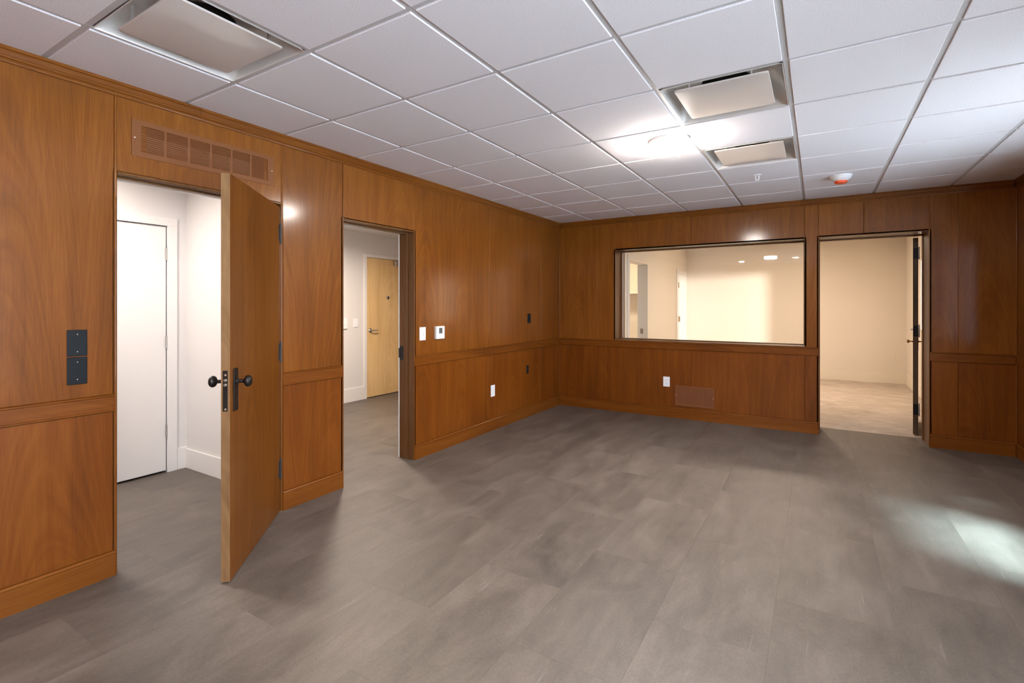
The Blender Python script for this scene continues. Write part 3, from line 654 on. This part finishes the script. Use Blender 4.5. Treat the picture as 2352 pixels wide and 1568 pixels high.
# ------------------------------------------------------------------ hall seen through the near doorway (white)
HX = -1.525; HY = -4.09
tag(bxs('wall_hall_far', [((HX-.10, -7.0, 0), (HX, -5.075, 2.6)), ((HX-.10, -4.236, 0), (HX, HY, 2.6)), ((HX-.10, -5.075, 2.036), (HX, -4.236, 2.6))], 'white'), 'white hall wall holding the closed white door', 'wall', kind='structure')
tag(bx('wall_hall_side', (-2.65, HY, 0), (XA-.012, HY+.12, 2.6), 'white'), 'bright white side wall of the hall behind the open wooden door', 'wall', kind='structure')
tag(bx('wall_hall_near', (HX-.1, -7.1, 0), (XA, -7.0, 2.6), 'white'), 'white end wall of the hall, out of the picture', 'wall', kind='structure')
tag(bx('ceiling_hall', (-2.75, -7.1, 2.6), (XA, .62, 2.66), 'white'), 'white plaster ceiling of the hall and lobby beyond the doorways', 'ceiling', kind='structure')
bs = bxs('baseboard_hall', [((HX, -4.166, 0), (HX+.013, HY, .178)), ((HX+.013, HY-.013, 0), (XA-.013, HY, .165)), ((HX, -7.0, 0), (HX+.013, -5.15, .178))], 'trimwhite', None, .002); tag(bs, 'tall white baseboard in the hall behind the open wooden door', 'baseboard', kind='structure')
d4 = empty('door_4', (HX, -4.244, 0)); tag(d4, 'closed flat white door in the hall behind the open wooden door', 'door', kind='structure')
part(bx('door_leaf', (HX-.045, -5.066, .016), (HX-.003, -4.2465, 2.0285), 'trimwhite', None, .0015), d4)
part(bx('casing', (HX-.002, -4.2405, 0), (HX+.016, -4.168, 2.0345), 'trimwhite', None, .002), d4)
part(bx('casing', (HX-.002, -5.145, 0), (HX+.016, -5.0725, 2.0345), 'trimwhite', None, .002), d4)
part(bx('casing', (HX-.002, -5.145, 2.0345), (HX+.016, -4.168, 2.104), 'trimwhite', None, .002), d4)
part(bx('gap_blocker', (HX-.09, -5.07, .0), (HX-.05, -4.24, 2.034), 'recess_shade', None), d4)  # hidden black box that keeps the gaps round the leaf dark
for z in (1.804, 1.073, .339): part(lathe('hinge', [(.004, -.052), (.0075, -.050), (.0075, .050), (.004, .052)], 'steel', None, 'Z', (HX+.0045, -4.2445, z), 12), d4)
drum_lamp(-.85, -5.15, 2.6, LAMP_A, (1, .93, .87), 'round flush lamp on the hall ceiling behind the left wall', grp='lamps in the adjoining rooms', hidden=True, spread=165)

# ------------------------------------------------------------------ lobby seen through the second doorway
BX = -2.635
tag(bxs('wall_lobby_far', [((BX-.10, HY+.12, 0), (BX, -1.148, 2.6)), ((BX-.10, -.12, 0), (BX, .62, 2.6)), ((BX-.10, -1.148, 2.145), (BX, -.12, 2.6))], 'white'), 'off-white lobby wall holding the maple door', 'wall', kind='structure')
tag(bx('wall_lobby_end', (BX-.1, .6, 0), (XA, .70, 2.6), 'white'), 'off-white end wall of the lobby, hidden behind the panelling', 'wall', kind='structure')
tag(bx('soffit_lobby', (BX, HY+.12, 2.446), (XA-.012, .6, 2.6), 'white'), 'white dropped ceiling of the lobby beyond the second doorway', 'ceiling', kind='structure')
tag(bx('baseboard_lobby', (BX, HY+.12, 0), (BX+.013, -1.150, .192), 'trimwhite', None, .002), 'tall white baseboard beside the maple door', 'baseboard', kind='structure')
d5 = empty('door_5', (BX, -1.09, 0)); tag(d5, 'closed pale maple door with lever handle in the lobby', 'door', kind='structure')
part(bx('door_leaf', (BX-.045, -1.092, .012), (BX-.004, -.176, 2.094), 'maple', None, .0015), d5)
for lo, hi in (((BX-.06, -1.148, 0), (BX+.014, -1.096, 2.100)), ((BX-.06, -.172, 0), (BX+.014, -.12, 2.100)), ((BX-.06, -1.148, 2.0975), (BX+.014, -.12, 2.147))): part(bx('steel_frame', lo, hi, 'trimwhite', None, .002), d5)
part(bx('gap_blocker', (BX-.09, -1.15, 0), (BX-.06, -.12, 2.15), 'recess_shade'), d5)  # hidden black box added to stop outside light leaking round the leaf
lv = part(lathe('lever_rose', [(.032, -.004), (.032, .004), (.027, .010), (.012, .014), (.010, .045), (.006, .050)], 'steel', None, 'X', (BX, -1.020, 1.008), 24), d5)
o = bx('lever', (BX+.036, -1.026, .999), (BX+.050, -.905, 1.017), 'steel', lv, .005, 2, True)
part(lathe('peephole', [(.030, -.004), (.030, .002), (.024, .008), (.016, .010)], 'steel', None, 'X', (BX, -.662, 1.502), 24), d5)
part(lathe('peephole_lens', [(.014, .009), (.014, .0115), (.006, .012)], 'black', None, 'X', (BX, -.662, 1.502), 16), d5)
cl = part(bx('door_closer', (BX-.003, -.545, 2.010), (BX+.050, -.28, 2.075), 'steel', None, .003), d5)
bx('closer_arm', (BX+.012, -.545, 2.085), (BX+.030, -.30, 2.100), 'steel', cl, .002)
for (yc, zc, w, h, lb) in ((-1.300, 1.127, .085, .124, 'white switch plate on the lobby wall next to the maple door'), (-1.515, 1.127, .110, .150, 'white wall control on the lobby wall at the edge of the second doorway')):
    r = plate('light_switch', lb, 'light switch', w, h, (BX+.0003, yc, zc), RL, 'plastic', .008 if w < .1 else .02)
    dd = .008 if w < .1 else .02
    bx('rocker', (-.016, dd, -.032), (.016, dd+.003, .032), 'plastic', r, .001); bx('indicator', (-.004, dd+.0025, -.028), (.004, dd+.0038, -.022), 'slot', r)
drum_lamp(-1.45, -2.3, 2.446, LAMP_B, (1, .86, .72), 'round flush lamp on the lobby ceiling behind the left wall', grp='lamps in the adjoining rooms', hidden=True, spread=170)

# ------------------------------------------------------------------ cream room behind the back wall
CX0, CX1, CY1 = .676, 4.385, 4.77
tag(bx('wall_cream_far', (CX0-.15, CY1, 0), (8.1, CY1+.1, 2.66), 'cream'), 'cream far wall of the carpeted room', 'wall', kind='structure')
tag(bxs('wall_cream_left', [((CX0-.16, YB, 0), (CX0, .963, 2.6)), ((CX0-.16, 1.896, 0), (CX0, CY1, 2.6)), ((CX0-.16, .963, 2.055), (CX0, 1.896, 2.6))], 'cream'), 'cream left wall of the carpeted room with an open doorway', 'wall', kind='structure')
tag(bxs('wall_cream_right', [((CX1, YB, 0), (CX1+.13, 2.42, 2.6)), ((CX1, 3.30, 0), (CX1+.13, CY1, 2.6)), ((CX1, 2.42, 2.05), (CX1+.13, 3.30, 2.6)), ((CX1, 2.42, 0), (CX1+.13, 3.30, 1.02))], 'cream'), 'cream right wall of the carpeted room with an opening added to let in the side lamp', 'wall', kind='structure')  # opening shaped so the added side lamp misses the carpet in view
tag(bx('ceiling_cream', (-1.4, YB, 2.6), (8.2, 4.87, 2.66), 'cream'), 'cream ceiling of the carpeted room', 'ceiling', kind='structure')
tag(bxs('baseboard_cream', [((CX0, CY1-.014, .0), (CX1, CY1, .190)), ((CX1-.014, YB+.012, .0), (CX1, CY1-.014, .190)), ((CX0, 1.97, 0), (CX0+.014, 3.84, .19))], 'creamtrim', None, .003), 'tall cream baseboard of the carpeted room', 'baseboard', kind='structure')
d6 = empty('door_6', (CX0, .963, 0)); tag(d6, 'open white-cased doorway seen at the left of the interior window', 'door', kind='structure')
part(bx('casing', (CX0, .875, 0), (CX0+.016, .955, 2.13), 'trimwhite', None, .002), d6)
part(bx('casing', (CX0, .955, 2.05), (CX0+.010, 1.897, 2.10), 'creamtrim', None, .002), d6)
part(bx('jamb', (CX0-.165, 1.893, 0), (CX0+.004, 1.912, 2.055), plain('grey_jamb_paint', (.62, .57, .50), .5), None, .001), d6)
part(bx('strike_plate', (CX0-.12, 1.8915, .915), (CX0-.07, 1.8935, 1.0), 'steel', None, .0005), d6)
d7 = empty('door_7', (CX0, 4.0, 0)); tag(d7, 'brightly lit narrow white door at the corner seen through the interior window', 'door', kind='structure')
part(bx('casing', (CX0, 3.855, 0), (CX0+.016, 3.985, 2.025), 'trimwhite', None, .002), d7)
part(bx('casing', (CX0, 4.64, 0), (CX0+.016, 4.72, 2.025), 'trimwhite', None, .002), d7)
part(bx('casing', (CX0, 3.855, 2.025), (CX0+.016, 4.72, 2.09), 'trimwhite', None, .002), d7)
part(bx('door_leaf', (CX0, 3.992, .02), (CX0+.010, 4.636, 2.020), 'trimwhite', None, .002), d7)
for z in (1.79, 1.11, .35): part(lathe('hinge', [(.006, -.055), (.011, -.05), (.011, .05), (.006, .055)], 'brass', None, 'Z', (CX0+.018, 3.990, z), 12), d7)
part(bx('latch_plate', (CX0+.010, 4.05, 1.06), (CX0+.014, 4.13, 1.16), 'brass', None, .001), d7)
outlet('cream duplex outlet on the far wall of the carpeted room', (4.235, CY1-.0003, .469), RB, 'creamtrim', .085, .125)
drum_lamp(2.6, 2.7, 2.6, LAMP_C, WARM_C, 'round flush lamp on the carpeted room ceiling, hidden above the interior window', r=.2, grp='lamps in the adjoining rooms', hidden=True)
# side room with an added unseen lamp, throwing a bright patch through the right-hand opening
tag(bxs('wall_side_room', [((8.0, YB, 0), (8.1, 4.87, 2.6))], 'cream'), 'cream wall of the side room, out of the picture', 'wall', kind='structure')
tag(bx('wall_side_near', (XR+.2, YB-.02, -.15), (8.1, YB, 2.66), 'cream'), 'outer wall of the side room, out of the picture', 'wall', kind='structure')
pn = empty('patch_lamp', (7.5, 1.2, 2.11)); tag(pn, 'unseen lamp added in the side room to throw a bright patch on the cream far wall', 'lamp')
lathe('cord', [(.004, .14), (.004, .49)], 'black', pn, n=10)
lathe('globe', [(.03, -.14), (.099, -.099), (.14, 0), (.099, .099), (.03, .14)], 'glass', pn)
gl = bpy.data.lights.new('lamp_light', 'POINT'); gl.shadow_soft_size = .13; gl.color = (1, .95, .89); gl.energy = 4*math.pi**2*.14**2*LAMP_D
go = bpy.data.objects.new('lamp_light', gl); C.objects.link(go); go.parent = pn
# space beyond the left doorway of the cream room
tag(bx('wall_closet_far', (-1.3, YB, 0), (-1.2, 3.2, 2.6), 'cream'), 'cream wall beyond the open white-cased doorway', 'wall', kind='structure')
tag(bx('wall_closet_end', (-1.3, 3.1, 0), (CX0-.16, 3.2, 2.6), 'cream'), 'cream end wall beyond the open white-cased doorway', 'wall', kind='structure')
tag(bx('wall_closet_near', (-1.3, .70, 0), (XA, .74, 2.6), 'cream'), 'cream near wall beyond the open white-cased doorway', 'wall', kind='structure')
tag(bx('wall_shelf', (-1.2, 2.75, 1.60), (.50, 3.10, 1.625), 'creamtrim', None, .002), 'thin cream shelf inside the open white-cased doorway', 'shelf')
drum_lamp(-.3, 1.9, 2.6, LAMP_E, (1, .82, .6), 'round flush lamp beyond the open white-cased doorway, out of the picture', grp='lamps in the adjoining rooms', hidden=True)
